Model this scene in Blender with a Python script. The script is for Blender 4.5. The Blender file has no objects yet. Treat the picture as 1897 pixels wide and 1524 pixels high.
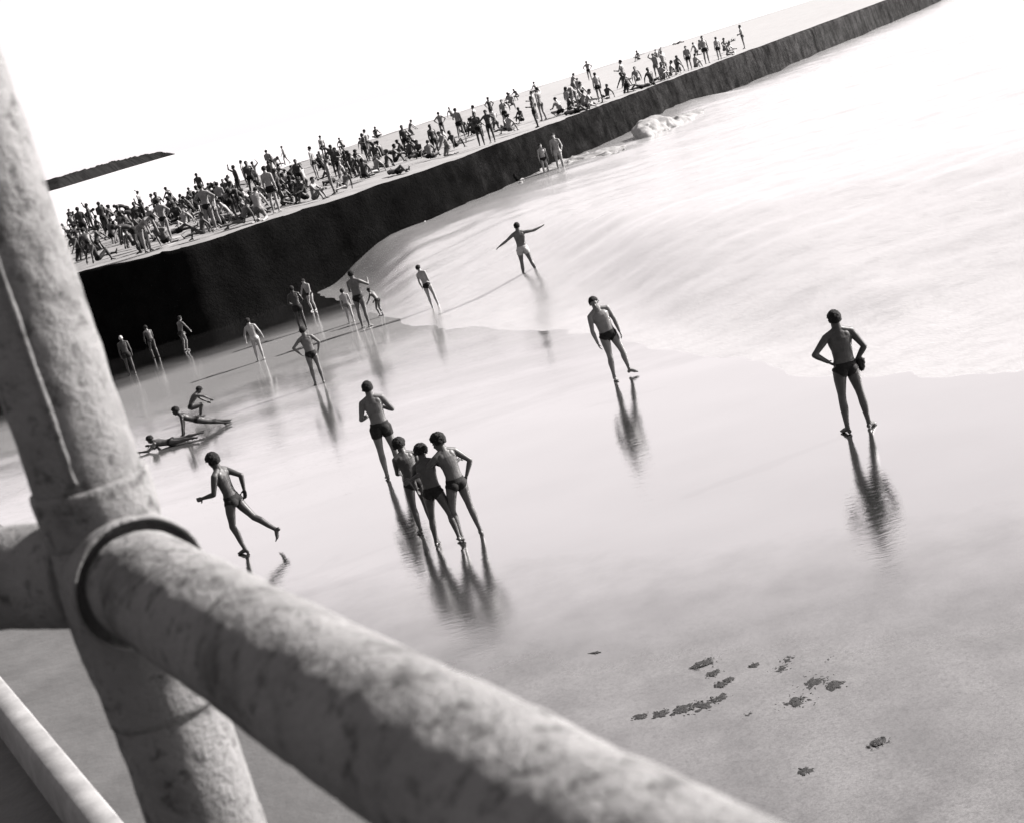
import bpy, math, random
import numpy as np
from mathutils import Vector, Matrix, noise
random.seed(7); np.random.seed(7)
R = math.radians
S = bpy.context.scene
COL = S.collection

# ------------------------------------------------------------ camera
CAM_Z, PITCH, ROLL, FPX, CX, CY = 6.3, 13.1, -15.2, 2700.0, 948.5, 762.0
cd = bpy.data.cameras.new('camera'); cam = bpy.data.objects.new('camera', cd); COL.objects.link(cam)
MC = Matrix.Rotation(R(90 - PITCH), 3, 'X') @ Matrix.Rotation(R(ROLL), 3, 'Z')
cam.matrix_world = Matrix.Translation((0, 0, CAM_Z)) @ MC.to_4x4()
cd.sensor_width = 36; cd.lens = FPX / 1897 * 36; cd.clip_start = .05; cd.clip_end = 9000
cd.dof.use_dof = True; cd.dof.focus_distance = 26; cd.dof.aperture_fstop = 8.5
S.camera = cam

# ------------------------------------------------------------ light
SUN_AZ, SUN_EL = 73.0, 32.0       # degrees right of the view direction, degrees above the horizon
W = bpy.data.worlds.new('World'); S.world = W; W.use_nodes = True
nt = W.node_tree; nt.nodes.clear()
sky = nt.nodes.new('ShaderNodeTexSky'); sky.sky_type = 'NISHITA'; sky.sun_disc = False
sky.sun_elevation = R(SUN_EL); sky.sun_rotation = R(SUN_AZ)
bw = nt.nodes.new('ShaderNodeRGBToBW'); pw = nt.nodes.new('ShaderNodeMath'); pw.operation = 'POWER'; pw.inputs[1].default_value = .10
mu = nt.nodes.new('ShaderNodeVectorMath'); mu.operation = 'SCALE'; mu.inputs[0].default_value = (.90, .84, .85)
ml = nt.nodes.new('ShaderNodeMath'); ml.operation = 'MULTIPLY'; ml.inputs[1].default_value = 2.38
bg = nt.nodes.new('ShaderNodeBackground'); bg.inputs[1].default_value = .06
out = nt.nodes.new('ShaderNodeOutputWorld')
L = nt.links.new
L(sky.outputs[0], bw.inputs[0]); L(bw.outputs[0], pw.inputs[0]); L(pw.outputs[0], ml.inputs[0])
L(ml.outputs[0], mu.inputs['Scale']); L(mu.outputs[0], bg.inputs[0]); L(bg.outputs[0], out.inputs[0])
sd = bpy.data.lights.new('sun', 'SUN'); sd.energy = 5.0; sd.angle = R(1.5); sd.color = (1, .95, .93)
sun = bpy.data.objects.new('sun', sd); COL.objects.link(sun)
sv = Vector((math.sin(R(SUN_AZ)) * math.cos(R(SUN_EL)), math.cos(R(SUN_AZ)) * math.cos(R(SUN_EL)), math.sin(R(SUN_EL))))
sun.rotation_euler = sv.to_track_quat('Z', 'Y').to_euler()
S.view_settings.view_transform = 'Standard'; S.view_settings.look = 'None'
S.view_settings.exposure = 2.9; S.view_settings.gamma = 1
S.render.engine = 'CYCLES'

# ------------------------------------------------------------ helpers
def at(px, py, z=0.0):
    """world point at height z seen at a point of the picture"""
    d = MC @ Vector(((px - CX) / FPX, -(py - CY) / FPX, -1))
    t = (z - CAM_Z) / d.z
    return Vector((d.x * t, d.y * t, z))
def proj(p):
    q = MC.transposed() @ (Vector(p) - Vector((0, 0, CAM_Z)))
    return CX + FPX * q.x / -q.z, CY - FPX * q.y / -q.z
def tag(o, label=None, cat=None, group=None, kind=None):
    if label: o['label'] = label
    if cat: o['category'] = cat
    if group: o['group'] = group
    if kind: o['kind'] = kind
    return o
def mesh_obj(name, verts, faces, mat, parent=None, smooth=True, loc=None):
    m = bpy.data.meshes.new(name); m.from_pydata([tuple(v) for v in verts], [], faces); m.update()
    if smooth: m.polygons.foreach_set('use_smooth', [True] * len(m.polygons))
    if mat: m.materials.append(mat)
    o = bpy.data.objects.new(name, m); COL.objects.link(o)
    if loc is not None: o.location = loc
    if parent: o.parent = parent
    return o
def fbm(x, y, z=0., o=4):
    return noise.fractal(Vector((x, y, z)), 1.0, 2.0, o)

class NT:
    """small node builder"""
    def __init__(s, name):
        s.m = bpy.data.materials.new(name); s.m.use_nodes = True
        s.t = s.m.node_tree; s.b = s.t.nodes['Principled BSDF']; s.out = s.t.nodes['Material Output']
    def n(s, t, **kw):
        nd = s.t.nodes.new(t)
        for k, v in kw.items():
            if k.startswith('i_'):
                key = k[2:]; key = int(key) if key.isdigit() else key.replace('_', ' ')
                nd.inputs[key].default_value = v
            else: setattr(nd, k, v)
        return nd
    def l(s, a, b): s.t.links.new(a, b)
    def coord(s, scale=(1, 1, 1), rot=(0, 0, 0), obj=False):
        c = s.n('ShaderNodeTexCoord') if obj else s.n('ShaderNodeNewGeometry')
        mp = s.n('ShaderNodeMapping'); mp.inputs['Scale'].default_value = scale; mp.inputs['Rotation'].default_value = rot
        s.l(c.outputs['Object' if obj else 'Position'], mp.inputs[0]); return mp.outputs[0]
    def noise(s, vec, scale, detail=6, rough=.6, dist=0.):
        nd = s.n('ShaderNodeTexNoise', i_Scale=scale, i_Detail=detail, i_Roughness=rough, i_Distortion=dist)
        s.l(vec, nd.inputs['Vector']); return nd.outputs['Fac']
    def ramp(s, fac, stops):
        nd = s.n('ShaderNodeValToRGB'); cr = nd.color_ramp
        while len(cr.elements) < len(stops): cr.elements.new(.5)
        for e, (p, c) in zip(cr.elements, stops):
            e.position = p; e.color = (c, c, c, 1) if not isinstance(c, tuple) else (*c, 1)
        s.l(fac, nd.inputs[0]); return nd.outputs[0]
    def math(s, op, a, b=None):
        nd = s.n('ShaderNodeMath', operation=op)
        for i, v in enumerate((a, b)):
            if v is None: continue
            if isinstance(v, (int, float)): nd.inputs[i].default_value = v
            else: s.l(v, nd.inputs[i])
        return nd.outputs[0]
    def mixc(s, fac, a, b, mode='MIX'):
        nd = s.n('ShaderNodeMix', data_type='RGBA', blend_type=mode)
        for sock, v in ((nd.inputs[0], fac), (nd.inputs[6], a), (nd.inputs[7], b)):
            if isinstance(v, (int, float)): sock.default_value = v if sock == nd.inputs[0] else (v, v, v, 1)
            else: s.l(v, sock)
        return nd.outputs[2]
    def bump(s, h, strength, dist, prev=None):
        nd = s.n('ShaderNodeBump', i_Strength=strength, i_Distance=dist); s.l(h, nd.inputs['Height'])
        if prev: s.l(prev, nd.inputs['Normal'])
        return nd.outputs[0]

def simple_mat(name, c0, c1, scale, rough=.8, bump=.3, bdist=.01, obj=True):
    c0, c1 = c0 * .72, c1 * .72
    k = NT(name); v = k.coord(obj=obj)
    n = k.noise(v, scale); k.l(k.ramp(n, [(.3, c0), (.7, c1)]), k.b.inputs['Base Color'])
    n2 = k.noise(v, scale * 3)
    k.l(k.bump(n2, bump, bdist), k.b.inputs['Normal']); k.b.inputs['Roughness'].default_value = rough
    return k.m

# wet sand: dark diffuse sand with a film of water whose mirror grows towards grazing view
def wet_sand():
    k = NT('wet_sand'); k.t.nodes.remove(k.b)
    v = k.coord()
    big = k.noise(v, .16, 4); mid = k.noise(v, 1.3, 6); fine = k.noise(v, 46, 5, .75)
    sep = k.n('ShaderNodeSeparateXYZ'); k.l(v, sep.inputs[0])
    # wetness: film of water thickest near the sea, thinner and patchy towards the promenade
    shore = k.math('ADD', sep.outputs['Y'], k.math('MULTIPLY', sep.outputs['X'], .5))
    w = k.math('ADD', k.math('DIVIDE', k.math('SUBTRACT', shore, 14.3), 4.0), k.math('MULTIPLY', k.math('SUBTRACT', big, .5), .7))
    w = k.math('ADD', w, k.math('MULTIPLY', k.math('SUBTRACT', mid, .5), .5))
    wet = k.ramp(w, [(.0, 0.), (1., 1.)])
    base = k.mixc(wet, k.ramp(mid, [(.32, .026), (.68, .056)]), k.ramp(mid, [(.3, .016), (.7, .024)]))
    # thin foamy wash left by the last wave, up to the foot of the wall
    wn = k.math('MULTIPLY', k.math('SUBTRACT', k.noise(k.coord((.5, 1.3, 1)), .6, 6, .6), .5), 14)
    w1 = k.ramp(k.math('DIVIDE', k.math('SUBTRACT', k.math('ADD', sep.outputs['Y'], wn), 27.), 20.), [(0., 0.), (.6, 1.)])
    w2 = k.ramp(k.math('DIVIDE', k.math('SUBTRACT', k.math('ADD', k.math('ADD', sep.outputs['Y'], k.math('MULTIPLY', wn, .25)), k.math('MULTIPLY', sep.outputs['X'], -.4)), 47.5), 4.), [(0., 1.), (1., 0.)])
    wash = k.math('MULTIPLY', w1, w2)
    base = k.mixc(wash, base, .105)
    base = k.mixc(k.math('MULTIPLY', k.math('SUBTRACT', 1., wet), k.ramp(k.noise(v, 17, 7, .8), [(.36, 1.), (.52, 0.)])), base, k.mixc(1., base, .5, 'MULTIPLY'))
    base = k.mixc(k.ramp(fine, [(.35, .9), (.6, 0.)]), base, k.mixc(1., base, .45, 'MULTIPLY'))
    dif = k.n('ShaderNodeBsdfDiffuse'); k.l(base, dif.inputs[0])
    rip = k.noise(k.coord((1.0, 3.0, 1.), (0, 0, R(-14))), 4.2, 4, .6, .4)
    b1 = k.bump(rip, .45, .006)
    b2 = k.bump(fine, .4, .0010, b1)
    gr = k.n('ShaderNodeMix', data_type='FLOAT'); k.l(wet, gr.inputs[0]); gr.inputs[2].default_value = .35; gr.inputs[3].default_value = .03
    b3n = k.n('ShaderNodeBump', i_Distance=.005); k.l(gr.outputs[0], b3n.inputs['Strength']); k.l(k.noise(v, 16, 6, .8), b3n.inputs['Height']); k.l(b2, b3n.inputs['Normal']); b3 = b3n.outputs[0]
    gl = k.n('ShaderNodeBsdfGlossy'); gl.inputs[0].default_value = (.97, .97, .97, 1)
    k.l(k.ramp(wet, [(0., .30), (.5, .10), (1., .006)]), gl.inputs['Roughness'])
    k.l(b3, gl.inputs['Normal']); k.l(b3, dif.inputs['Normal'])
    lw = k.n('ShaderNodeLayerWeight'); lw.inputs[0].default_value = .5
    f = k.math('MINIMUM', k.math('MULTIPLY', k.math('POWER', lw.outputs['Facing'], 1.5), 1.25), .95)
    f = k.math('MULTIPLY', f, k.ramp(wet, [(0., .42), (1., 1.)]))
    f = k.math('MULTIPLY', f, k.math('SUBTRACT', 1., k.math('MULTIPLY', wash, .55)))
    mx = k.n('ShaderNodeMixShader'); k.l(f, mx.inputs[0]); k.l(dif.outputs[0], mx.inputs[1]); k.l(gl.outputs[0], mx.inputs[2])
    k.l(mx.outputs[0], k.out.inputs[0]); return k.m

def sea_mat():
    k = NT('foaming_sea'); k.t.nodes.remove(k.b)
    v = k.coord((.35, 1., 1.), (0, 0, R(20)))
    a = k.noise(v, .55, 9, .62, .6); b = k.noise(v, .16, 5, .55); c = k.noise(k.coord(), 14, 6, .7)
    n = k.math('ADD', k.math('MULTIPLY', a, .65), k.math('MULTIPLY', b, .35))
    foam = k.ramp(n, [(.36, .108), (.45, .126), (.53, .136)])
    lace = k.noise(k.coord((.7, 1.3, 1.), (0, 0, R(14))), 2.2, 10, .72, .5)
    foam = k.mixc(k.ramp(lace, [(.38, .8), (.5, 0.)]), foam, k.mixc(1., foam, .72, 'MULTIPLY'))
    foam = k.mixc(k.ramp(c, [(.35, .35), (.6, 0.)]), foam, k.mixc(1., foam, .78, 'MULTIPLY'))
    dif = k.n('ShaderNodeBsdfDiffuse'); k.l(foam, dif.inputs[0])
    bm = k.bump(c, .6, .03, k.bump(lace, .5, .10, k.bump(a, .25, .2))); k.l(bm, dif.inputs['Normal'])
    gl = k.n('ShaderNodeBsdfGlossy'); gl.inputs['Roughness'].default_value = .22; gl.inputs[0].default_value = (.96, .96, .96, 1); k.l(k.bump(k.noise(v, 5, 6, .7), .35, .03, k.bump(a, .12, .12)), gl.inputs['Normal'])
    lw = k.n('ShaderNodeLayerWeight'); f = k.math('MULTIPLY', k.math('POWER', lw.outputs['Facing'], 2.), .97)
    mx = k.n('ShaderNodeMixShader'); k.l(f, mx.inputs[0]); k.l(dif.outputs[0], mx.inputs[1]); k.l(gl.outputs[0], mx.inputs[2])
    k.l(mx.outputs[0], k.out.inputs[0]); return k.m

def rock_mat():
    k = NT('dark_rock'); v = k.coord()
    n = k.noise(v, 1.1, 8, .7); m = k.noise(v, 7, 6, .7)
    sep = k.n('ShaderNodeSeparateXYZ'); k.l(v, sep.inputs[0])
    far = k.ramp(k.math('DIVIDE', k.math('ADD', sep.outputs['Y'], k.math('MULTIPLY', k.math('SUBTRACT', n, .5), 26)), 110.), [(.56, 0.), (.95, 1.)])  # colour paints shade on the near wall, haze and sunlight further off
    wet = k.ramp(n, [(.3, .0010), (.75, .0035)]); rib = k.noise(k.coord((2.2, 2.2, .22)), 1., 5, .7); lit_tone = k.mixc(1., k.ramp(n, [(.3, .010), (.72, .030)]), k.ramp(rib, [(.35, .35), (.6, 1.)]), 'MULTIPLY')  # wet is the near tone, blackened to stand for shade, not damp rock
    k.l(k.mixc(k.ramp(m, [(.35, .5), (.6, 0.)]), k.mixc(far, wet, lit_tone), .002), k.b.inputs['Base Color'])
    k.b.inputs['Roughness'].default_value = .95; k.b.inputs['Specular IOR Level'].default_value = 0.
    k.l(k.bump(m, .8, .12), k.b.inputs['Normal']); return k.m

def rail_mat(name='weathered_railing'):
    k = NT(name); v = k.coord()
    n = k.noise(v, 5, 8, .65); m = k.noise(v, 34, 6, .7); f = k.noise(v, 150, 4, .7)
    c = k.ramp(n, [(.32, .036), (.45, .068), (.7, .086)])
    c = k.mixc(k.ramp(m, [(.34, .75), (.47, 0.)]), c, .012)
    k.l(c, k.b.inputs['Base Color']); k.b.inputs['Roughness'].default_value = .85; k.b.inputs['Specular IOR Level'].default_value = .04
    k.l(k.bump(f, .8, .0014, k.bump(m, 1., .009)), k.b.inputs['Normal']); return k.m

def skin_mat(name, lo, hi):
    lo, hi = lo * .72, hi * .78
    k = NT(name); v = k.coord(obj=True); n = k.noise(v, 6, 5)
    k.l(k.bump(k.noise(v, 11, 3, .5), .35, .02), k.b.inputs['Normal'])
    oi = k.n('ShaderNodeObjectInfo')
    c = k.ramp(n, [(.3, lo), (.7, hi)])
    r = k.math('ADD', k.math('MULTIPLY', oi.outputs['Random'], .5), .75)
    k.l(k.mixc(1., c, k.mixc(0., r, r), 'MULTIPLY'), k.b.inputs['Base Color'])
    k.b.inputs['Roughness'].default_value = .5; k.b.inputs['Specular IOR Level'].default_value = .14
    return k.m

M_SAND, M_SEA, M_ROCK, M_RAIL = wet_sand(), sea_mat(), rock_mat(), rail_mat()
def dry_mat():
    k = NT('dry_sand'); v = k.coord(); sep = k.n('ShaderNodeSeparateXYZ'); k.l(v, sep.inputs[0])
    n = k.noise(v, .9, 8, .7); m = k.noise(v, 9, 5)
    g = k.ramp(k.math('DIVIDE', k.math('ADD', sep.outputs['X'], 14.), 26.), [(0., 0.), (1., 1.)])
    k.l(k.mixc(g, k.ramp(n, [(.35, .050), (.65, .086)]), k.ramp(n, [(.3, .098), (.6, .115)])), k.b.inputs['Base Color'])
    k.b.inputs['Roughness'].default_value = .95; k.b.inputs['Specular IOR Level'].default_value = .1
    k.l(k.bump(m, .5, .03), k.b.inputs['Normal']); return k.m
M_DRY = dry_mat()
M_LEDGE = simple_mat('promenade_concrete', .009, .024, 5, .85, .6, .01, obj=False)
M_KERB = simple_mat('pale_kerb_paint', .05, .10, 12, .8, .4, .004)
M_HEAD = simple_mat('headland_scrub', .003, .010, .05, .9, .9, 2., obj=False); M_HEAD.node_tree.nodes['Principled BSDF'].inputs['Specular IOR Level'].default_value = 0
M_WEED = simple_mat('dark_seaweed', .010, .024, 20, .45, .6, .01)
def foam_mat():
    k = NT('white_foam'); k.t.nodes.remove(k.b); v = k.coord(); n = k.noise(v, 9, 6, .7)
    d = k.n('ShaderNodeBsdfDiffuse'); t = k.n('ShaderNodeBsdfTranslucent'); a = k.n('ShaderNodeAddShader')
    k.l(k.ramp(n, [(.3, .09), (.7, .11)]), d.inputs[0]); t.inputs[0].default_value = (.11, .11, .11, 1)
    k.l(k.bump(n, .6, .06), d.inputs['Normal']); k.l(d.outputs[0], a.inputs[0]); k.l(t.outputs[0], a.inputs[1]); k.l(a.outputs[0], k.out.inputs[0]); return k.m
M_FOAM = foam_mat()
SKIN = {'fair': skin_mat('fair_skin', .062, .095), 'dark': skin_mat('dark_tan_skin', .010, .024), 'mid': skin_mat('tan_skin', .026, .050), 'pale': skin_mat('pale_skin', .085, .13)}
M_HAIR = simple_mat('black_hair', .002, .006, 60, .8, .9, .01)
M_TRUNK = simple_mat('dark_swim_cloth', .002, .007, 40, .8, .5, .003)
M_WHITE = simple_mat('white_swim_cloth', .14, .17, 40, .8, .5, .003)
M_EYE = simple_mat('dark_eye', .01, .015, 5, .2)
for m_ in (M_HAIR, M_TRUNK, M_WEED): m_.node_tree.nodes['Principled BSDF'].inputs['Specular IOR Level'].default_value = .08
M_GREYC = simple_mat('grey_cloth', .022, .045, 40, .8, .5, .003)

# ------------------------------------------------------------ ground and sea
WTOP = 3.0
wall_px = [(-700, 742), (-200, 607), (60, 530), (173, 501), (225, 489), (268, 479), (331, 463), (390, 445), (457, 424), (568, 388), (678, 353), (779, 320), (850, 295), (926, 267), (1011, 235), (1100, 202), (1190, 169), (1306, 125), (1464, 67), (1700, -20), (2000, -130), (2400, -270)]
wall_w = [at(x, y, WTOP) for x, y in wall_px]
def resample(pts, step):
    o = [Vector(pts[0])]
    P = [Vector(p) for p in pts]
    # Catmull-Rom
    dense = []
    for i in range(len(P) - 1):
        p0, p1, p2, p3 = P[max(i - 1, 0)], P[i], P[i + 1], P[min(i + 2, len(P) - 1)]
        for j in range(24):
            t = j / 24
            dense.append(.5 * ((2 * p1) + (p2 - p0) * t + (2 * p0 - 5 * p1 + 4 * p2 - p3) * t * t + (3 * p1 - p0 - 3 * p2 + p3) * t ** 3))
    dense.append(P[-1]); o = [dense[0]]; acc = 0
    for a, b in zip(dense, dense[1:]):
        acc += (b - a).length
        if acc >= step: o.append(b); acc = 0
    return o
wall_line = resample(wall_w, .22)

shore_px = [(572, 536), (640, 562), (700, 583), (770, 603), (870, 606), (1000, 613), (1130, 624), (1300, 657), (1400, 679), (1480, 690), (1570, 699), (1720, 706), (1900, 700)]
shore = sorted([(p.x, p.y) for p in (at(x, y, 0) for x, y in shore_px)])
sx = np.array([-400, shore[0][0] - 3] + [a for a, b in shore] + [40, 400]); sy = np.array([140, 64] + [b for a, b in shore] + [8, 4])
BX, BY = at(1240, 212, 1.3).xy
def sea_h(x, y):
    d = (y - np.interp(x, sx, sy)) * .8
    e = .55 * fbm(x * .45, y * .45, 3.1, 4) + .25 * fbm(x * 1.8, y * 1.8, 5.)
    z = .016 * (d + e * .8)
    z = max(-.25, min(z, .10))
    t = min(max((d - 1.5) / (14 - 5 * min(1, max(0, -x / 6))), 0), 1); t = t * t * (3 - 2 * t)
    f = min(max(d / 6, 0), 1)
    u = x * math.cos(R(20)) + y * math.sin(R(20)); w = -x * math.sin(R(20)) + y * math.cos(R(20))
    a = math.exp(-max(0, y - 200) / 400.)
    z += 1.12 * t + .45 * math.exp(-((x - BX) ** 2 + (y - BY) ** 2) / 30) * t + f * a * (.012 * fbm(x * 1.9, y * 2.6, 8., 3) + .045 * fbm(u * .35, w * .9, 1., 4) + .10 * t * fbm(u * .09, w * .32, 7., 3))
    return z
def axis(lo, hi, step, far):
    a = list(np.arange(lo, hi, step)); s = step; v = hi; r = []
    while v < far: r.append(v); s *= 1.22; v += s
    l = []; s = step; v = lo - step
    while v > -far: l.append(v); s *= 1.22; v -= s
    return l[::-1] + a + r
xs = axis(-22, 42, .26, 4500); ys = [y for y in axis(18, 100, .26, 5000) if y > -60]
V = [(x, y, sea_h(x, y)) for y in ys for x in xs]; nx = len(xs)
F = [(j * nx + i, j * nx + i + 1, (j + 1) * nx + i + 1, (j + 1) * nx + i) for j in range(len(ys) - 1) for i in range(nx - 1)
     if max(V[j * nx + i][2], V[(j + 1) * nx + i + 1][2], V[j * nx + i + 1][2], V[(j + 1) * nx + i][2]) > -.06]
tag(mesh_obj('sea', V, F, M_SEA), kind='structure')

xs = axis(-25, 30, .4, 4500); ys = [y for y in axis(4, 60, .4, 5000) if y > -60]
def sand_z(x, y):
    a = 1 if -30 < x < 35 and 0 < y < 65 else 0
    z = .012 * fbm(x * .6, y * .6, 2.) * a
    return z - (0 if y < 75 else .6)
V = [(x, y, sand_z(x, y)) for y in ys for x in xs]; nx = len(xs)
F = [(j * nx + i, j * nx + i + 1, (j + 1) * nx + i + 1, (j + 1) * nx + i) for j in range(len(ys) - 1) for i in range(nx - 1)]
tag(mesh_obj('beach_sand', V, F, M_SAND), kind='structure')

# terrace behind the sea wall
def left_normal(i, line):
    a, b = line[max(i - 2, 0)], line[min(i + 2, len(line) - 1)]
    t = (b - a).normalized(); return Vector((-t.y, t.x, 0))
V, F = [], []; ND = 26; idx = list(range(0, len(wall_line), 3))
for i in idx:
    p = wall_line[i]; n = left_normal(i, wall_line); n = (n * .35 + Vector((-.25, .97, 0)) * .65).normalized()
    wd = 46
    for j in range(ND + 1):
        q = p + n * (.25 + wd * j / ND)
        z = WTOP - .02 + .10 * fbm(q.x * .3, q.y * .3, 4.) * min(1, j / 2) - (5 if j == ND else 0)
        V.append((q.x, q.y, z))
for a in range(len(idx) - 1):
    for j in range(ND):
        F.append((a * (ND + 1) + j, (a + 1) * (ND + 1) + j, (a + 1) * (ND + 1) + j + 1, a * (ND + 1) + j + 1))
tag(mesh_obj('terrace_sand', V, F, M_DRY), kind='structure')

# rough dark stone sea wall
V, F = [], []; NV = 26
cellv = {}
for i, p in enumerate(wall_line):
    n = -left_normal(i, wall_line); s = i * .22
    for j in range(NV + 4):
        if j <= NV:
            t = j / NV; z = -1.0 + t * (WTOP + 1.0); off = .55 * (1 - t)
            d = noise.voronoi(Vector((s * .9, z * 1.1, 0.)))[0]
            off += .03 * (d[1] - d[0]) + .09 * fbm(s * 1.6, z * .16, 2.) + .04 * fbm(s * 5, z * 3, 3.)
            zz = z + (.07 * fbm(s * .6, 0, 6.) + .07 * fbm(s * 2.7, 0, 1.)) * (t ** 3)
            if j == NV: off -= .06
            q = p + n * off
        else:
            k = j - NV; q = p - n * (.25 * k); zz = WTOP + .06 - .05 * k + .06 * fbm(s * .6, k * .3, 6.)
        V.append((q.x, q.y, zz))
K = NV + 4
for i in range(len(wall_line) - 1):
    for j in range(K - 1):
        F.append((i * K + j, (i + 1) * K + j, (i + 1) * K + j + 1, i * K + j + 1))
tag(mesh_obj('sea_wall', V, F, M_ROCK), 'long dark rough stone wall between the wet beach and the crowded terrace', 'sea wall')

# far headland
a, b = at(-420, 497, 1.0), at(330, 281, 1.0)
hl = [at(-500, 513, .9), at(-150, 421, .9), at(115, 349, .9), at(220, 317, .9), at(300, 293.5, .9), at(326, 286.5, .9)]
hpx = [22, 22, 21, 19, 12, 1.]
hl2 = []
for i in range(len(hl) - 1):
    for t in np.linspace(0, 1, 60, endpoint=False): hl2.append((hl[i].lerp(hl[i + 1], t), hpx[i] * (1 - t) + hpx[i + 1] * t))
V, F = [], []; NH = 9
for i, (p, hp) in enumerate(hl2):
    dist = p.length; h = hp / FPX * dist * 1.0
    out_d = Vector((p.x, p.y, 0)).normalized()
    for j in range(NH):
        t = j / (NH - 1); prof = math.sin(min(t * 1.6, 1) * math.pi / 2) if t < .7 else 1 - (t - .7) / .3
        q = p + out_d * (t * dist * .10)
        V.append((q.x, q.y, p.z - 1.0 + (h + 1.0) * prof * (1 + .10 * fbm(i * .25, j * .5, 1.))))
for i in range(len(hl2) - 1):
    for j in range(NH - 1): F.append((i * NH + j, (i + 1) * NH + j, (i + 1) * NH + j + 1, i * NH + j + 1))
tag(mesh_obj('headland', V, F, M_HEAD), kind='structure')

# splash where a wave meets the wall
def blob_cluster(name, centers, mat, rough=.25, seg=14):
    V, F = [], []
    for c, r in centers:
        o = len(V); c = Vector(c)
        for a in range(seg + 1):
            th = math.pi * a / seg
            for b in range(seg * 2):
                ph = math.pi * b / seg
                d = Vector((math.sin(th) * math.cos(ph), math.sin(th) * math.sin(ph), math.cos(th)))
                k = 1 + rough * noise.fractal(c * 3 + d * 2.2, 1., 2., 4)
                V.append(c + Vector((d.x * r[0], d.y * r[1], d.z * r[2])) * k)
        n2 = seg * 2
        for a in range(seg):
            for b in range(n2):
                F.append((o + a * n2 + b, o + a * n2 + (b + 1) % n2, o + (a + 1) * n2 + (b + 1) % n2, o + (a + 1) * n2 + b))
    return mesh_obj(name, V, F, mat)
def froth(n, place, rmin, rmax, seed):
    rr = random.Random(seed); V, F = [], []; seg, n2 = 4, 7
    for i in range(n):
        c, k = place(rr); r0 = rr.uniform(rmin, rmax) * k; o = len(V)
        ax = (rr.uniform(.8, 1.7), rr.uniform(.8, 1.4), rr.uniform(.5, 1.1))
        for a in range(seg + 1):
            for b in range(n2):
                th, ph = math.pi * a / seg, 2 * math.pi * b / n2
                q = r0 * rr.uniform(.75, 1.25)
                V.append((c[0] + ax[0] * q * math.sin(th) * math.cos(ph), c[1] + ax[1] * q * math.sin(th) * math.sin(ph), c[2] + ax[2] * q * math.cos(th)))
        for a in range(seg):
            for b in range(n2): F.append((o + a * n2 + b, o + a * n2 + (b + 1) % n2, o + (a + 1) * n2 + (b + 1) % n2, o + (a + 1) * n2 + b))
    return V, F
def foam_mesh(V, F, name, vox):
    me = bpy.data.meshes.new('raw'); me.from_pydata(V, [], F); ob = bpy.data.objects.new('raw', me); COL.objects.link(ob)
    rm = ob.modifiers.new('r', 'REMESH'); rm.mode = 'VOXEL'; rm.voxel_size = vox
    sm = ob.modifiers.new('s', 'SMOOTH'); sm.factor = .5; sm.iterations = 9
    fin = bpy.data.meshes.new_from_object(ob.evaluated_get(bpy.context.evaluated_depsgraph_get())); bpy.data.objects.remove(ob); bpy.data.meshes.remove(me)
    fin.polygons.foreach_set('use_smooth', [True] * len(fin.polygons)); fin.materials.clear(); fin.materials.append(M_FOAM)
    o = bpy.data.objects.new(name, fin); COL.objects.link(o); return o
def splash_at(rr):
    t = rr.random(); px = 1186 + 108 * t; hgt = .55 * (1.5 * math.sin(math.pi * min(1, t * 1.5 + .22)) ** .8 if t < .5 else 1.35 * (1 - t) * 1.15)
    p = at(px, 258 - 47 * t, 1.15); z = rr.random() ** 1.3 * max(.15, hgt)
    return (p.x + rr.uniform(-.3, .3), p.y - rr.uniform(0, 1.6) * (1 - z / 2.2), 1.1 + z), 1 - .3 * z
V, F = froth(1500, splash_at, .10, .26, 5)
tag(foam_mesh(V, F, 'wave_splash', .07), kind='stuff', label='white splash of foam against the far part of the dark wall', cat='foam')
def surf_at(rr):
    px = 760 + 400 * rr.random() ** 1.2; wy = np.interp(px, [690, 760, 850, 1000, 1190, 1400], [446, 405, 370, 314, 266, 178]) + abs(rr.gauss(0, 5)) - 2
    p = at(px, wy, 1.15); k = .5 + .5 * (.5 + noise.noise(Vector((px * .03, 1, 1))))
    return (p.x, p.y - .5, sea_h(p.x, p.y - .5) + rr.uniform(-.2, -.03) * k), k
V, F = froth(1500, surf_at, .06, .26, 6)
tag(foam_mesh(V, F, 'surf_foam', .08), kind='stuff', label='broken white surf along the foot of the dark wall', cat='foam')

# ------------------------------------------------------------ promenade and railing
RZ = CAM_Z - .50
PZ = CAM_Z - 1.55
J = at(222, 1056, RZ)
far_dir = (at(345, 1122, RZ) - at(800, 1390, RZ)).normalized()
E0 = at(345, 1222, PZ)
side = Vector((-far_dir.y, far_dir.x, 0));  side = side if side.dot(E0 - J) > 0 else -side
V = []; Fp = []
for t in np.arange(-30, 60, .5):
    for k in (0, 1, 2):
        q = E0 + far_dir * t - side * [0, 4, 12][k]; V.append((q.x, q.y, PZ))
n = len(V) // 3
for i in range(n - 1):
    for k in (0, 1): Fp.append((3 * i + k, 3 * (i + 1) + k, 3 * (i + 1) + k + 1, 3 * i + k + 1))
tag(mesh_obj('promenade', V, Fp, M_LEDGE), kind='structure')
V = []; F = []
for i, t in enumerate(np.arange(-30, 60, .5)):
    q = E0 + far_dir * t
    for k, (o, z) in enumerate(((.0, PZ - .004), (.05, PZ - .02), (.05, PZ - .3), (.0, PZ - .34), (.45, -.4))):
        w = q + side * o; V.append((w.x, w.y, z))
for i in range(len(V) // 5 - 1):
    for k in range(4): F.append((5 * i + k, 5 * (i + 1) + k, 5 * (i + 1) + k + 1, 5 * i + k + 1))
tag(mesh_obj('promenade_wall', V, F, M_LEDGE, smooth=False), 'dark concrete retaining wall below the promenade railing', 'wall')

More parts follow.
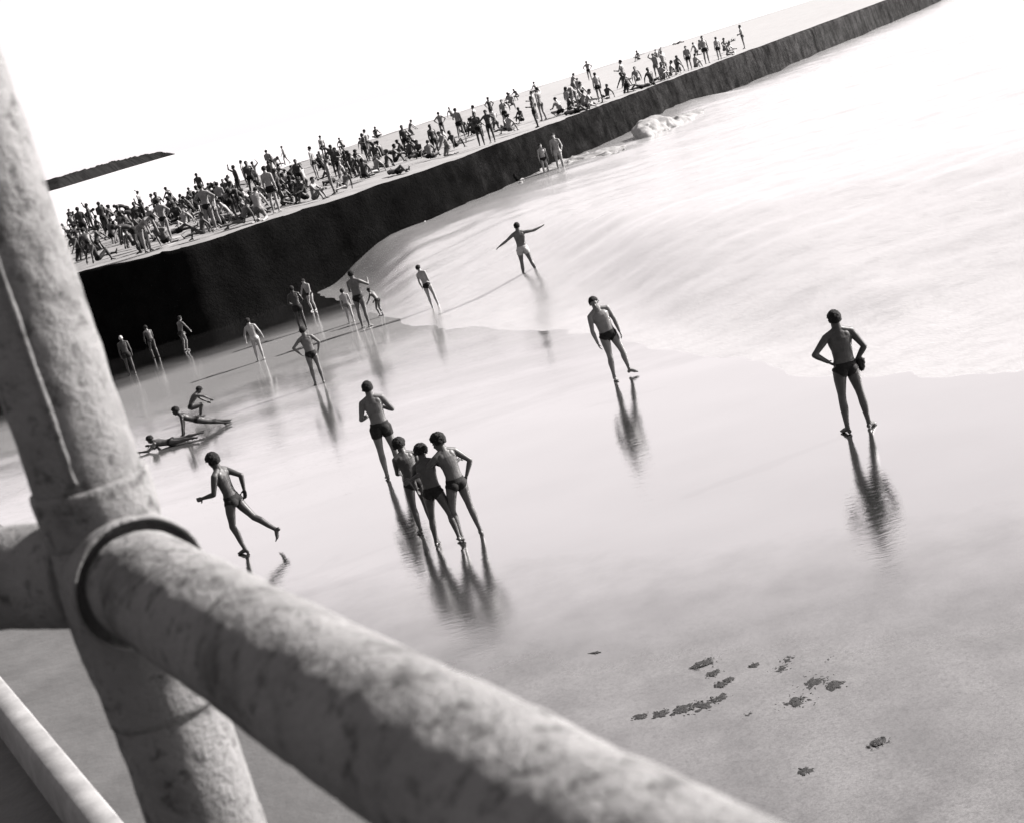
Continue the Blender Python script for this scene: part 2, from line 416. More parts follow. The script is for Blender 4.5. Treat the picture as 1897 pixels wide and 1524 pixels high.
def tube(name, pts, radii, mat, parent=None, seg=96, amp=.0012, scale=28., closed=True, step=None):
    """tube through pts with a radius per point and a rough skin"""
    P = [Vector(p) for p in pts]
    if step:
        Q, Rr = [], []
        for i in range(len(P) - 1):
            m = max(1, int((P[i + 1] - P[i]).length / step))
            for j in range(m):
                t = j / m; Q.append(P[i].lerp(P[i + 1], t)); Rr.append(radii[i] * (1 - t) + radii[i + 1] * t)
        Q.append(P[-1]); Rr.append(radii[-1]); P, radii = Q, Rr
    V, F = [], []
    ax = (P[-1] - P[0]).normalized(); u = ax.orthogonal().normalized(); v = ax.cross(u)
    for i, p in enumerate(P):
        for k in range(seg):
            a = 2 * math.pi * k / seg; d = u * math.cos(a) + v * math.sin(a)
            q = p + d * radii[i]
            q += d * (amp * noise.fractal(q * scale, 1., 2., 4) + amp * 1.6 * noise.fractal(q * scale * .22, 1., 2., 2))
            V.append(q)
    for i in range(len(P) - 1):
        for k in range(seg):
            F.append((i * seg + k, i * seg + (k + 1) % seg, (i + 1) * seg + (k + 1) % seg, (i + 1) * seg + k))
    if closed:
        F.append(tuple(range(seg))[::-1]); F.append(tuple((len(P) - 1) * seg + k for k in range(seg)))
    return mesh_obj(name, V, F, mat, parent)

ppm = (J - Vector((0, 0, CAM_Z))).length / FPX      # metres per photo pixel at the post
RR = 107 * (at(345, 1122, RZ) - Vector((0, 0, CAM_Z))).length / FPX                                            # rail radius
PR = 103 * ppm
rail = bpy.data.objects.new('promenade_railing', None); COL.objects.link(rail); rail.location = (J.x, J.y, PZ)
tag(rail, 'thick weathered pipe railing with a tall post close to the camera', 'railing')
def rel(p): return Vector(p) - rail.location
up = Vector((0, 0, 1))
near = -far_dir
tube('handrail', [rel(J + near * .10), rel(J + near * 2.6)], [RR, RR], M_RAIL, rail, 128, .0016, 26, step=.006)
# collar round the handrail where it enters the joint
tube('rail_collar', [rel(J + near * a) for a in (-.02, .080, .098, .106, .108, .085, .083)], [RR * 1.10, RR * 1.22, RR * 1.26, RR * 1.25, RR * 1.19, RR * 1.13, RR * 1.0], M_RAIL, rail, 96, .0012, 30, step=.008)
left_end = at(-330, 1090, RZ); ld = (left_end - J).normalized()
tube('handrail', [rel(J + ld * .05), rel(J + ld * 1.6)], [RR * 1.05, RR * 1.05], M_RAIL, rail, 96, .0016, 26, step=.01)
# swelling of the joint
tube('rail_joint', [rel(J + up * a) for a in (-.20, -.15, -.10, -.05, 0, .05, .075, .095)],
     [PR * 1.0, PR * 1.02, PR * 1.08, PR * 1.10, PR * 1.06, PR * .98, PR * .95, PR * .93], M_RAIL, rail, 96, .0014, 26, step=.01)
tube('lower_post', [rel((J.x, J.y, PZ)), rel((J.x, J.y, PZ + .05)), rel((J.x, J.y, PZ + .06)), rel(J - up * .15)], [PR * 1.4, PR * 1.4, PR * 1.02, PR * .98], M_RAIL, rail, 96, .0018, 24, step=.01)
tube('post_socket', [rel(J + up * a) for a in (.05, .06, .122, .129, .129)], [PR * .95, PR * 1.0, PR * 1.02, PR * 1.0, PR * .8], M_RAIL, rail, 96, .0010, 30, step=.008)
tube('tall_post', [rel(J + up * .10), rel(J + up * 2.2)], [PR * .93, PR * .86], M_RAIL, rail, 96, .0016, 24, step=.008)
cd_ = Vector((-J.x, -J.y, 0)).normalized(); cd_ = Matrix.Rotation(R(-14), 3, 'Z') @ cd_       # weld seam down the camera side of the post
tube('seam', [rel(J + up * .14 + cd_ * PR * .93), rel(J + up * 2.2 + cd_ * PR * .865)], [.0045, .0045], M_RAIL, rail, 12, .0016, 40, step=.012)
# kerb on the promenade floor
a, b = at(40, 1325, PZ), at(160, 1472, PZ); kd = (b - a).normalized(); kn = Vector((-kd.y, kd.x, 0))
if kn.dot(Vector((0, 1, 0))) > 0: kn = -kn
V, F = [], []
for i in range(60):
    q = a + kd * (-3 + i * .1)
    for o, z in ((0, 0), (0, .10), (.012, .12), (.065, .12), (.08, .10), (.09, 0)):
        w = q + kn * o; V.append((w.x, w.y, PZ - .01 + z + .002 * fbm(i * .9, o * 30, z * 9)))
for i in range(59):
    for k in range(5): F.append((6 * i + k, 6 * (i + 1) + k, 6 * (i + 1) + k + 1, 6 * i + k + 1))
tag(mesh_obj('kerb', V, F, M_KERB), 'pale kerb edge on the promenade floor left of the post foot', 'kerb')

# ------------------------------------------------------------ people
def frame(upv, fwd):
    z = Vector(upv).normalized(); y = Vector(fwd); y = (y - z * y.dot(z)).normalized(); x = y.cross(z)
    return Matrix((x, y, z)).transposed()
class Body:
    def __init__(s): s.V, s.F, s.bones = [], [], []
    def ell(s, c, r, fr=None, seg=12):
        fr = fr or Matrix.Identity(3); o = len(s.V); n2 = seg * 2 - 4
        for a in range(seg + 1):
            th = math.pi * a / seg
            for b in range(n2):
                ph = 2 * math.pi * b / n2
                s.V.append(Vector(c) + fr @ Vector((r[0] * math.sin(th) * math.cos(ph), r[1] * math.sin(th) * math.sin(ph), r[2] * math.cos(th))))
        for a in range(seg):
            for b in range(n2):
                s.F.append((o + a * n2 + b, o + (a + 1) * n2 + b, o + (a + 1) * n2 + (b + 1) % n2, o + a * n2 + (b + 1) % n2))
    def loft(s, rings, n=20):
        """rings: (centre, rx, ry, frame)"""
        o = len(s.V)
        for c, rx, ry, fr in rings:
            for k in range(n):
                a = 2 * math.pi * k / n; s.V.append(Vector(c) + fr @ Vector((rx * math.cos(a), ry * math.sin(a), 0)))
        for i in range(len(rings) - 1):
            for k in range(n): s.F.append((o + i * n + k, o + i * n + (k + 1) % n, o + (i + 1) * n + (k + 1) % n, o + (i + 1) * n + k))
        s.F.append(tuple(o + k for k in range(n))[::-1]); m = o + (len(rings) - 1) * n; s.F.append(tuple(m + k for k in range(n)))
    def limb(s, a, b, radii, bulge=None, seg=14):
        radii = [(t, r_ * (1.13 if r_ > .02 else 1.05)) for t, r_ in radii]
        """tapered limb with round ends; radii = [(t, r)], bulge = (direction, [(t, off)])"""
        a, b = Vector(a), Vector(b); d = (b - a); ln = d.length; d.normalize(); u = d.orthogonal().normalized(); fr = Matrix((u, d.cross(u), d)).transposed()
        ts = np.linspace(0, 1, 11); rr = np.interp(ts, [t for t, r in radii], [r for t, r in radii]); rings = []
        r0, r1 = rr[0], rr[-1]
        for k in (0.05, .5, .85): rings.append((a - d * r0 * math.cos(k * math.pi / 2), r0 * math.sin(k * math.pi / 2), r0 * math.sin(k * math.pi / 2), fr))
        for t, r in zip(ts, rr):
            c = a.lerp(b, t)
            if bulge: c = c + Vector(bulge[0]) * np.interp(t, [q[0] for q in bulge[1]], [q[1] for q in bulge[1]])
            rings.append((c, r, r, fr))
        for k in (.85, .5, .05): rings.append((b + d * r1 * math.cos(k * math.pi / 2), r1 * math.sin(k * math.pi / 2), r1 * math.sin(k * math.pi / 2), fr))
        s.loft(rings, seg)

DEF = dict(up=(0, 0, 1), fwd=(0, 1, 0), cup=None, cfwd=None, hup=None, hfwd=None,
           aL=((-.16, 0, -1), (-.05, .15, -1)), aR=((.16, 0, -1), (.05, .15, -1)),
           lL=((-.06, .02, -1), (-.02, -.04, -1)), lR=((.06, .02, -1), (.02, -.04, -1)), fL=(-.1, 1, 0), fR=(.1, 1, 0), curl=.5, slim=1., headk=1.)
def N(v): return Vector(v).normalized()
def build_person(pose, H=1.7, voxel=.009, skin='dark', trunks='briefs', tmat=None, hair=.021, eyes=True, cap=False):
    P = dict(DEF); P.update(pose); k = H / 1.75; B = Body(); sl = P['slim']; hk = P['headk']
    pf = frame(P['up'], P['fwd']); cf = frame(P['cup'] or P['up'], P['cfwd'] or P['fwd']); hf = frame(P['hup'] or P['cup'] or P['up'], P['hfwd'] or P['cfwd'] or P['fwd'])
    pel = Vector((0, 0, 0)); waist = pel + pf @ Vector((0, 0, .13)); mid = waist + (pf @ Vector((0, .0, .5)) + cf @ Vector((0, 0, .5))).normalized() * .12
    chest = mid + cf @ Vector((0, .0, .14)); nb = chest + cf @ Vector((0, -.01, .13))
    wf = Matrix((( pf.col[0] + cf.col[0]).normalized(), (pf.col[1] + cf.col[1]).normalized(), (pf.col[2] + cf.col[2]).normalized())).transposed()
    q = math.sqrt(sl)
    B.loft([(pel + pf @ Vector((0, 0, -.095)), .07, .06, pf), (pel + pf @ Vector((0, 0, -.06)), .135 * q, .10, pf), (pel, .160 * q, .112, pf), (pel + pf @ Vector((0, .005, .06)), .150 * q, .105, pf),
            (waist, .140 * sl, .098 * q, pf), (mid, .146 * sl, .102 * q, wf), (chest + cf @ Vector((0, 0, -.06)), .166 * sl, .114 * q, cf), (chest + cf @ Vector((0, 0, .02)), .176 * sl, .114 * q, cf),
            (chest + cf @ Vector((0, -.008, .08)), .145 * sl, .085, cf), (nb + cf @ Vector((0, -.008, -.015)), .09, .066, cf), (nb + cf @ Vector((0, 0, .02)), .052, .052, cf)], 24)
    head = nb + (cf @ Vector((0, .0, .6)) + hf @ Vector((0, .0, .4))).normalized() * .060 + hf @ Vector((0, .015, .100))
    B.limb(nb - cf @ Vector((0, 0, .03)), head - hf @ Vector((0, .012, .06)), [(0, .066), (.5, .061), (1, .058)])
    for sgn in (-1, 1):
        B.ell(pel + pf @ Vector((sgn * .068, -.062, -.05)), (.075, .062, .075), pf)
        B.ell(chest + cf @ Vector((sgn * .065 * sl, .062, .005)), (.072, .042, .055), cf)
        B.ell(chest + cf @ Vector((sgn * .08 * sl, -.055, .03)), (.065, .04, .075), cf)
        B.limb(nb + cf @ Vector((sgn * .02, -.01, .015)), chest + cf @ Vector((sgn * .165 * sl, -.008, .075)), [(0, .042), (1, .048)])
    # head
    s_ = hk
    B.ell(head + hf @ Vector((0, -.012, .022)) * s_, (.074 * s_, .092 * s_, .088 * s_), hf, 16)
    B.ell(head + hf @ Vector((0, .025, -.045)) * s_, (.052 * s_, .060 * s_, .066 * s_), hf, 14)
    B.ell(head + hf @ Vector((0, .062, -.085)) * s_, (.024, .022, .020), hf)
    B.limb(head + hf @ Vector((0, .080, .005)) * s_, head + hf @ Vector((0, .100, -.033)) * s_, [(0, .010), (1, .015)])
    B.ell(head + hf @ Vector((0, .077, -.058)) * s_, (.024, .013, .010), hf)
    B.ell(head + hf @ Vector((0, .070, .024)) * s_, (.045, .016, .010), hf)
    for sgn in (-1, 1): B.ell(head + hf @ Vector((sgn * .076, -.008, -.010)) * s_, (.011, .020, .032), hf)
    segs = {}
    # arms
    for key, sgn in (('aL', -1), ('aR', 1)):
        sh = chest + cf @ Vector((sgn * .178 * sl, -.005, .068)); ud, fd = N(P[key][0]), N(P[key][1])
        el = sh + ud * .285; wr = el + fd * .245
        B.ell(sh, (.056, .056, .056)); B.limb(sh, el, [(0, .050), (.35, .047), (.8, .037), (1, .036)])
        B.limb(el, wr, [(0, .037), (.25, .039), (.7, .029), (1, .024)])
        hd = N(P[key][2]) if len(P[key]) > 2 else fd
        inn = cf @ Vector((-sgn, 0, 0)); inn = inn - hd * inn.dot(hd)
        inn = inn.normalized() if inn.length > .1 else hd.orthogonal().normalized()      # palm normal
        lat = hd.cross(inn) * sgn
        fwdv = cf @ Vector((0, 1, 0));  lat = lat if lat.dot(fwdv) > 0 else -lat
        hfm = Matrix((lat, inn, hd)).transposed()
        B.ell(wr + hd * .048, (.041, .017, .055), hfm)
        for fi, (o, l) in enumerate(((.030, .068), (.010, .078), (-.010, .072), (-.029, .056))):
            b0 = wr + hd * .075 + lat * o; d1 = (hd + inn * .35 * P['curl']).normalized(); d2 = (hd + inn * 1.4 * P['curl']).normalized()
            B.limb(b0, b0 + d1 * l * .55, [(0, .0098), (1, .0092)], seg=8); B.limb(b0 + d1 * l * .55, b0 + d1 * l * .55 + d2 * l * .5, [(0, .0092), (1, .008)], seg=8)
        t0 = wr + hd * .03 + lat * .03; t1 = t0 + (hd * .6 + lat * .7 + inn * .25).normalized() * .04
        B.limb(t0, t1, [(0, .0125), (1, .0105)], seg=8); B.limb(t1, t1 + (hd * .9 + lat * .3 + inn * .4).normalized() * .032, [(0, .0105), (1, .009)], seg=8)
        segs[key] = [(sh + ud * .03, el), (el, wr), (wr, wr + hd * .17)]
    lows = []; ank = []
    for key, fk, sgn in (('lL', 'fL', -1), ('lR', 'fR', 1)):
        hp = pel + pf @ Vector((sgn * .088, 0, -.045)); td, hd = N(P[key][0]), N(P[key][1]); kn = hp + td * .415; an = kn + hd * .41
        back = -(td - hd * td.dot(hd)); kf = pf @ Vector((0, -1, 0)); kf = (kf - hd * kf.dot(hd)).normalized()
        tb = pf @ Vector((0, 1, 0)); tb = (tb - td * tb.dot(td)); tb = tb.normalized() if tb.length > .1 else Vector((0, 0, 0))
        B.limb(hp, kn, [(0, .086 * q), (.3, .078 * q), (.8, .052), (1, .050)], (tb, [(0, 0), (.4, .012), (1, 0)]))
        B.limb(kn, an, [(0, .049), (.28, .053 * q), (.6, .040), (.88, .030), (1, .032)], (kf, [(0, 0), (.28, .014), (.7, 0), (1, 0)]))
        ff = N(P[fk]); dn = Vector((0, 0, -1)) if len(P[fk]) < 4 else None
        ff = Vector(P[fk][:3]).normalized(); dwn = hd - ff * hd.dot(ff); dwn.normalize(); latf = ff.cross(dwn)
        ffm = Matrix((latf, ff, -dwn)).transposed()
        B.ell(an - ff * .028 + dwn * .038, (.030, .034, .034), ffm)
        B.limb(an + dwn * .012 + ff * .01, an + ff * .12 + dwn * .045, [(0, .033), (.6, .029), (1, .022)])
        B.ell(an + ff * .115 + dwn * .052, (.042, .058, .018), ffm)
        for ti in range(5):
            o = (-.030 + .015 * ti) * -sgn; b0 = an + ff * (.155 - .010 * abs(ti)) + latf * o + dwn * .055
            B.limb(b0, b0 + ff * (.030 - .003 * ti), [(0, .0115 if ti == 0 else .009), (1, .010 if ti == 0 else .008)], seg=8)
        segs[key] = [(hp, kn), (kn, an), (an, an + ff * .15)]
        ank.append(an); lows += [an + dwn * .07, an + dwn * .072 + ff * .15, an - ff * .05 + dwn * .065]
    allv = np.array([tuple(v) for v in B.V])
    foot_low = min(v.z for v in lows)
    # mesh through a voxel remesh: one continuous skin
    me = bpy.data.meshes.new('body_raw'); me.from_pydata([tuple(v) for v in B.V], [], B.F); me.update()
    ob = bpy.data.objects.new('body_raw', me); COL.objects.link(ob)
    rm = ob.modifiers.new('r', 'REMESH'); rm.mode = 'VOXEL'; rm.voxel_size = voxel
    sm = ob.modifiers.new('s', 'SMOOTH'); sm.factor = .5; sm.iterations = 2 if voxel < .012 else 1
    dg = bpy.context.evaluated_depsgraph_get(); dg.update()
    fin = bpy.data.meshes.new_from_object(ob.evaluated_get(dg))
    bpy.data.objects.remove(ob); bpy.data.meshes.remove(me)
    n = len(fin.vertices); co = np.empty(n * 3, 'f'); fin.vertices.foreach_get('co', co); co = co.reshape(-1, 3)
    fin.update(); nr = np.empty(n * 3, 'f'); fin.vertices.foreach_get('normal', nr); nr = nr.reshape(-1, 3)
    nf = len(fin.polygons); lt = np.empty(nf, 'i'); fin.polygons.foreach_get('loop_total', lt)
    faces = [tuple(p.vertices) for p in fin.polygons]
    def dseg(a, b):
        a, b = np.array(a), np.array(b); d = b - a; t = np.clip(((co - a) @ d) / (d @ d), 0, 1)
        return np.linalg.norm(co - (a + t[:, None] * d), axis=1), t
    names = []; D = []; T = []
    for key in ('aL', 'aR', 'lL', 'lR'):
        for i, (a, b) in enumerate(segs[key]): d, t = dseg(a, b); D.append(d - {'a': (.04, .03, .02), 'l': (.065, .045, .03)}[key[0]][i]); T.append(t); names.append((key, i))
    d, t = dseg(pel - pf.col[2] * .05, mid); D.append(d - .105); T.append(t); names.append(('torso', 0))
    d, t = dseg(mid, nb); D.append(d - .11); T.append(t); names.append(('torso', 1))
    d, t = dseg(nb, head); D.append(d - .06); T.append(t); names.append(('head', 0))
    D = np.array(D); near_ = D.argmin(0)
    def shell(name, mask, off, mat):
        fs = [f for f in faces if all(mask[i] for i in f)]
        if not fs: return None
        used = sorted({i for f in fs for i in f}); mp = {v: i for i, v in enumerate(used)}
        cnt = {}
        for f in fs:
            for a, b in zip(f, f[1:] + f[:1]): e = (min(a, b), max(a, b)); cnt[e] = cnt.get(e, 0) + 1
        bd = {v for e, c in cnt.items() if c == 1 for v in e}
        vs = [co[i] + nr[i] * ((off(i) if callable(off) else off) if i not in bd else .0012) for i in used]
        return ([tuple((np.array(v) - shift) * k) for v in vs], [tuple(mp[i] for i in f) for f in fs], mat, name)
    sh_ = (ank[0] + ank[1]) / 2
    z0 = foot_low if P.get('base') is None else float(co[:, 2].min())
    sh_ = Vector((sh_.x, sh_.y, 0)) if P.get('base') is None else Vector((0, 0, 0))
    shift = np.array((sh_.x, sh_.y, z0))
    parts = []
    lp = (co - np.array(pel)) @ np.array(pf)      # pelvis-local coordinates
    idx_l0 = [i for i, nme in enumerate(names) if nme in (('lL', 0), ('lR', 0))]
    armish = np.isin(near_, [i for i, nme in enumerate(names) if nme[0][0] == 'a'])
    thigh_t = np.minimum(np.where(near_ == idx_l0[0], T[idx_l0[0]], 9), np.where(near_ == idx_l0[1], T[idx_l0[1]], 9))
    shin = np.isin(near_, [i for i, nme in enumerate(names) if nme[0][0] == 'l' and nme[1] > 0])
    if trunks:
        up_ok = (lp[:, 2] < .075) & (~armish) & (~shin) & (near_ != len(names) - 1) & (near_ != len(names) - 2)
        if trunks == 'briefs': ok = up_ok & ((thigh_t > 2) | (thigh_t < .17)) & (lp[:, 2] > -.17 + np.abs(lp[:, 0]) * .75)
        else: ok = up_ok & ((thigh_t > 2) | (thigh_t < .36))
        parts.append(shell('swim_trunks', ok, .007 if trunks == 'briefs' else .012, tmat or M_TRUNK))
    hl_ = (co - np.array(head)) @ np.array(hf) / s_
    inhead = (np.linalg.norm(hl_, axis=1) < .135)
    hm = inhead & (hl_[:, 2] > -.035 - 0.25 * (-hl_[:, 1] - .02)) & (hl_[:, 1] < .040 + np.maximum(0, hl_[:, 2] - .045) * 2.2) & ((hl_[:, 2] > .02) | (hl_[:, 1] < -.012)) & ~armish
    if hair or cap:
        hh = [hair * (1 + .45 * noise.fractal(Vector(c) * 40, 1., 2., 3)) for c in hl_] if hair else None
        parts.append(shell('swim_cap' if cap else 'hair', hm, (lambda i: .006) if cap else (lambda i: hh[i]), M_WHITE if cap else M_HAIR))
    co2 = (co - shift) * k; fin.vertices.foreach_set('co', co2.astype('f').ravel())
    fin.polygons.foreach_set('use_smooth', [True] * nf); fin.materials.clear(); fin.materials.append(SKIN[skin]); fin.name = 'person'; fin.update()
    if eyes:
        for sgn in (-1, 1):
            e = Body(); e.ell(head + hf @ Vector((sgn * .030, .074, .002)) * s_, (.013, .008, .007), hf, 8)
            parts.append(([tuple((np.array(v) - shift) * k) for v in e.V], e.F, M_EYE, 'eye'))
    o = bpy.data.objects.new('person', fin); COL.objects.link(o)
    for p in parts:
        if p: mesh_obj(p[3], p[0], p[1], p[2], o)
    o['wr'] = 0
    hands = {kk: (Vector(segs[kk][2][0]) - Vector(shift)) * k for kk in ('aL', 'aR')}
    del o['wr']
    return o, hands
def put(o, p, heading):
    o.location = p; o.rotation_euler = (0, 0, R(heading))
def person(px, py, heading, label, pose, group=None, z=0., **kw):
    if px > 760 and 480 < py < 600:
        for _ in range(4): z = max(0, sea_h(*at(px, py, z).xy) - .06)
    o, hands = build_person(pose, **kw); put(o, at(px, py, z), heading); tag(o, label, 'person', group); return o, hands

G = 'bathers on the wet beach'
# right: man seen from behind, hand on hip
man_r, hr = person(1592, 797, 4, 'lone man standing with his back turned, left elbow out, far right on wet sand',
       dict(up=(.03, -.02, 1), cup=(-.02, .03, 1), aL=((-.80, -.20, -.62), (.74, .22, -.66)), aR=((.42, -.25, -.88), (-.45, .35, -.72)),
            lL=((-.10, .02, -1), (-.04, -.02, -1)), lR=((.13, .03, -1), (.06, -.04, -1)), fL=(-.3, 1, 0), fR=(.8, .7, 0)), G, H=1.82, skin='dark', voxel=.0075)
# man in briefs walking towards the camera
person(1154, 699, 192, 'man in dark briefs walking towards the promenade, alone mid beach',
       dict(slim=1.06, up=(.16, .08, 1), cup=(.20, .06, 1), hup=(.22, .15, 1), hfwd=(.25, 1, 0), aL=((-.35, -.05, -.95), (-.10, .25, -.95)), aR=((.12, .10, -1), (-.14, .18, -1)),
            lL=((-.26, .10, -1), (-.16, -.14, -1)), lR=((.02, .20, -1), (-.02, -.22, -1)), fL=(-.7, .7, 0), fR=(.1, 1, 0)), G, H=1.72, skin='fair', voxel=.0075)
# standing figure behind the three boys
person(733, 884, 6, 'slim youth in dark shorts with folded arms standing just beyond the huddle of three boys',
       dict(up=(.0, .02, 1), cup=(-.04, .0, 1), aL=((-.30, .15, -.9), (.75, .55, .10)), aR=((.42, .15, -.85), (-.6, .62, .22)),
            lL=((-.05, .02, -1), (-.02, -.03, -1)), lR=((.09, .03, -1), (.04, -.03, -1)), slim=.95), G, H=1.78, skin='mid', trunks='shorts', voxel=.0075)
# three boys
person(793, 985, 20, 'left boy of the huddle of three, half hidden behind his friend',
       dict(up=(.0, .1, 1), cup=(.0, .30, 1), hup=(.05, .65, 1), hfwd=(.6, .8, -.5), aL=((.0, .35, -.9), (.4, .8, -.3)), aR=((.3, .5, -.8), (.2, .8, .0)),
            lL=((-.05, .12, -1), (0, -.12, -1)), lR=((.06, .05, -1), (.02, -.1, -1)), slim=.96, headk=1.2), G, H=1.50, skin='dark', hair=.030, voxel=.0075)
person(832, 1009, -14, 'middle boy of the huddle of three in dark trunks, stooping mid stride',
       dict(up=(-.04, .14, 1), cup=(-.14, .34, 1), hup=(-.16, .75, 1), hfwd=(-.3, 1, -.5), aL=((-.45, .30, -.85), (-.12, .6, -.75)), aR=((.62, .35, -.6), (.55, .7, .2)),
            lL=((-.16, .10, -1), (-.06, -.16, -1)), lR=((.22, .05, -1), (.26, -.50, -1)), fR=(.1, .9, -.35), slim=.98, headk=1.2), G, H=1.52, skin='dark', hair=.032, voxel=.0075)
person(875, 996, 22, 'right boy of the huddle of three, elbow out, one hand on his friend',
       dict(up=(.0, .12, 1), cup=(-.04, .30, 1), hup=(-.12, .45, 1), hfwd=(-.6, 1, -.4), aL=((-.62, .45, -.55), (-.65, .35, -.25)), aR=((.60, -.30, -.72), (-.42, .15, -.85)),
            lL=((-.16, .22, -1), (-.02, -.30, -1)), lR=((.12, .14, -1), (.08, -.18, -1)), fR=(.3, 1, 0), slim=.92, headk=1.2), G, H=1.62, skin='mid', hair=.030, voxel=.0075)
# running boy
person(489, 1018, 62, 'boy running to the left across wet sand, one leg stretched behind, beside the railing post',
       dict(up=(-.05, .12, 1), cup=(-.05, .16, 1), hup=(-.05, .22, 1), hfwd=(.35, 1, -.15), aL=((-.20, .25, -.92), (.0, .95, -.15)), aR=((.10, -.80, -.45), (.05, .15, -1)),
            lL=((.05, .28, -1), (0, -.26, -1)), lR=((-.02, -.62, -.85), (.05, -.88, -.68)), fL=(0, 1, 0), fR=(0, .55, -.85), slim=.84, headk=1.12), G, H=1.74, skin='dark', hair=.030, voxel=.0075)
# middle distance
person(593, 712, 10, 'boy in dark trunks with bowed arms on hips, his long reflection below, left of centre',
       dict(aL=((-.78, .0, -.6), (.5, .2, -.8)), aR=((.55, .1, -.75), (-.3, .3, -.85)), up=(-.05, 0, 1)), G, H=1.50, skin='mid', voxel=.011)
person(563, 612, 5, 'dark figure standing right behind the boy with bowed arms',
       dict(up=(0, .05, 1), aL=((-.3, .2, -.9), (.5, .6, -.4)), aR=((.3, .2, -.9), (-.5, .6, -.4))), G, H=1.45, skin='dark', trunks='shorts', voxel=.011)
person(484, 668, 0, 'pale child with black hair standing in shallow water near the dark wall',
       dict(up=(-.08, .05, 1), aL=((-.45, .1, -.9), (-.1, .3, -.9)), aR=((.4, .1, -.9), (.25, .2, -.9)), headk=1.1), G, H=1.28, skin='pale', tmat=M_WHITE, voxel=.011)
person(679, 607, -25, 'adult in dark trunks with legs together standing in the group of three near the surf',
       dict(up=(0, .02, 1), aL=((-.25, .3, -.85), (.4, .8, .0)), aR=((.55, .4, -.5), (-.3, .75, .4)), lL=((-.05, 0, -1), (-.02, 0, -1)), lR=((.05, 0, -1), (.03, -.03, -1))), G, H=1.75, skin='mid', voxel=.011)
person(652, 598, 0, 'small child with black hair at the left side of the adult near the surf',
       dict(up=(-.05, .05, 1), headk=1.15), G, H=1.08, skin='pale', tmat=M_GREYC, voxel=.011)
person(708, 586, 60, 'small stooping child at the right side of the adult near the surf',
       dict(up=(0, .35, 1), cup=(0, .7, 1), aL=((0, .5, -.8), (0, .6, -.7)), aR=((0, -.2, -.9), (0, .6, -.6)), lL=((0, .4, -1), (0, -.3, -1)), lR=((0, .2, -1), (0, -.3, -1)), headk=1.12), G, H=1.0, skin='mid', voxel=.011)
person(808, 572, -20, 'thin pale boy leaning over at the edge of the foam, alone',
       dict(up=(-.22, .06, 1), aL=((-.1, .2, -1), (.1, .3, -1)), aR=((.2, .0, -1), (.0, .3, -1)), lL=((.10, 0, -1), (.12, -.1, -1)), lR=((.2, .1, -1), (.16, -.1, -1)), slim=.85), G, H=1.38, skin='pale', voxel=.011)
person(985, 514, 2, 'bather in white trunks with both arms stretched out standing in the surf',
       dict(up=(.02, 0, 1), aL=((-.85, 0, -.45), (-.8, .1, -.35)), aR=((.95, 0, -.10), (.95, .1, .18)), lL=((-.08, .05, -1), (-.10, -.02, -1)), lR=((.20, .05, -1), (.28, -.2, -1))), G, H=1.66, skin='mid', tmat=M_WHITE, trunks='shorts', voxel=.011)
wz = lambda x, y: sea_h(*at(x, y, .9).xy)
person(1041, 318, 170, 'pale bather in white standing against the dark wall, right one of two',
       dict(aL=((-.3, .1, -.9), (.2, .5, -.8))), G, z=1.1, H=1.72, skin='pale', trunks='shorts', tmat=M_WHITE, voxel=.014, eyes=False)
person(1014, 326, 190, 'slighter bather standing against the dark wall, left one of two',
       dict(up=(0, .1, 1)), G, z=1.1, H=1.45, skin='pale', voxel=.014, eyes=False)
# at the foot of the wall on the left
person(246, 694, 10, 'bather in a white cap at the foot of the dark wall beside the post',
       dict(up=(0, .05, 1)), G, H=1.30, skin='dark', trunks='shorts', hair=0, cap=True, voxel=.012)
for px, py, h, lb, sk, hd in ((290, 662, 1.15, 'small dark bather wading by the dark wall, second from the post', 'dark', 30),
                          (345, 650, 1.2, 'tanned bather wading by the dark wall, third from the post', 'mid', -40),
                          (583, 576, 1.2, 'pale bather before the dark wall, furthest back behind the boy with bowed arms', 'pale', 150)):
    person(px, py, hd, lb, dict(up=(0, .2, 1), cup=(0, .35, 1), aL=((-.2, .3, -.9), (.1, .4, -.8)), aR=((.2, .4, -.8), (0, .5, -.8)), lL=((-.1, .3, -1), (0, -.3, -1)), lR=((.1, .2, -1), (0, -.3, -1)), headk=1.1), G, H=h, skin=sk, voxel=.012)
# children sprawling in the shallows
person(362, 776, -75, 'crouching child with arms reaching right in the shallows left of the runner',
       dict(base=1, up=(0, .35, .9), cup=(0, .75, .65), hup=(0, .8, .6), aL=((0, .55, -.8), (0, .7, -.6)), aR=((.2, .9, -.35), (.1, .75, -.65)),
            lL=((-.25, .95, -.05), (0, -.45, -1)), lR=((.25, .95, .0), (0, -.45, -1)), fL=(0, 1, 0), fR=(0, 1, 0), headk=1.12), G, H=1.15, skin='dark', voxel=.010, hair=.028)
person(372, 800, 95, 'child lying propped on its arms with head raised in the shallows left of the runner',
       dict(base=1, up=(0, .92, .42), cup=(0, .85, .62), fwd=(0, .42, -1), cfwd=(0, .5, -.9), hup=(0, .4, 1), hfwd=(0, 1, -.1), aL=((-.2, .15, -1), (-.1, .3, -1)), aR=((.2, .15, -1), (.1, .3, -1)),
            lL=((-.15, -1, -.46), (-.1, -1, -.30)), lR=((.22, -.9, -.46), (.1, -1, -.30)), fL=(0, -.8, .1), fR=(0, -.8, .1), headk=1.1), G, H=1.35, skin='dark', voxel=.010, hair=.028)
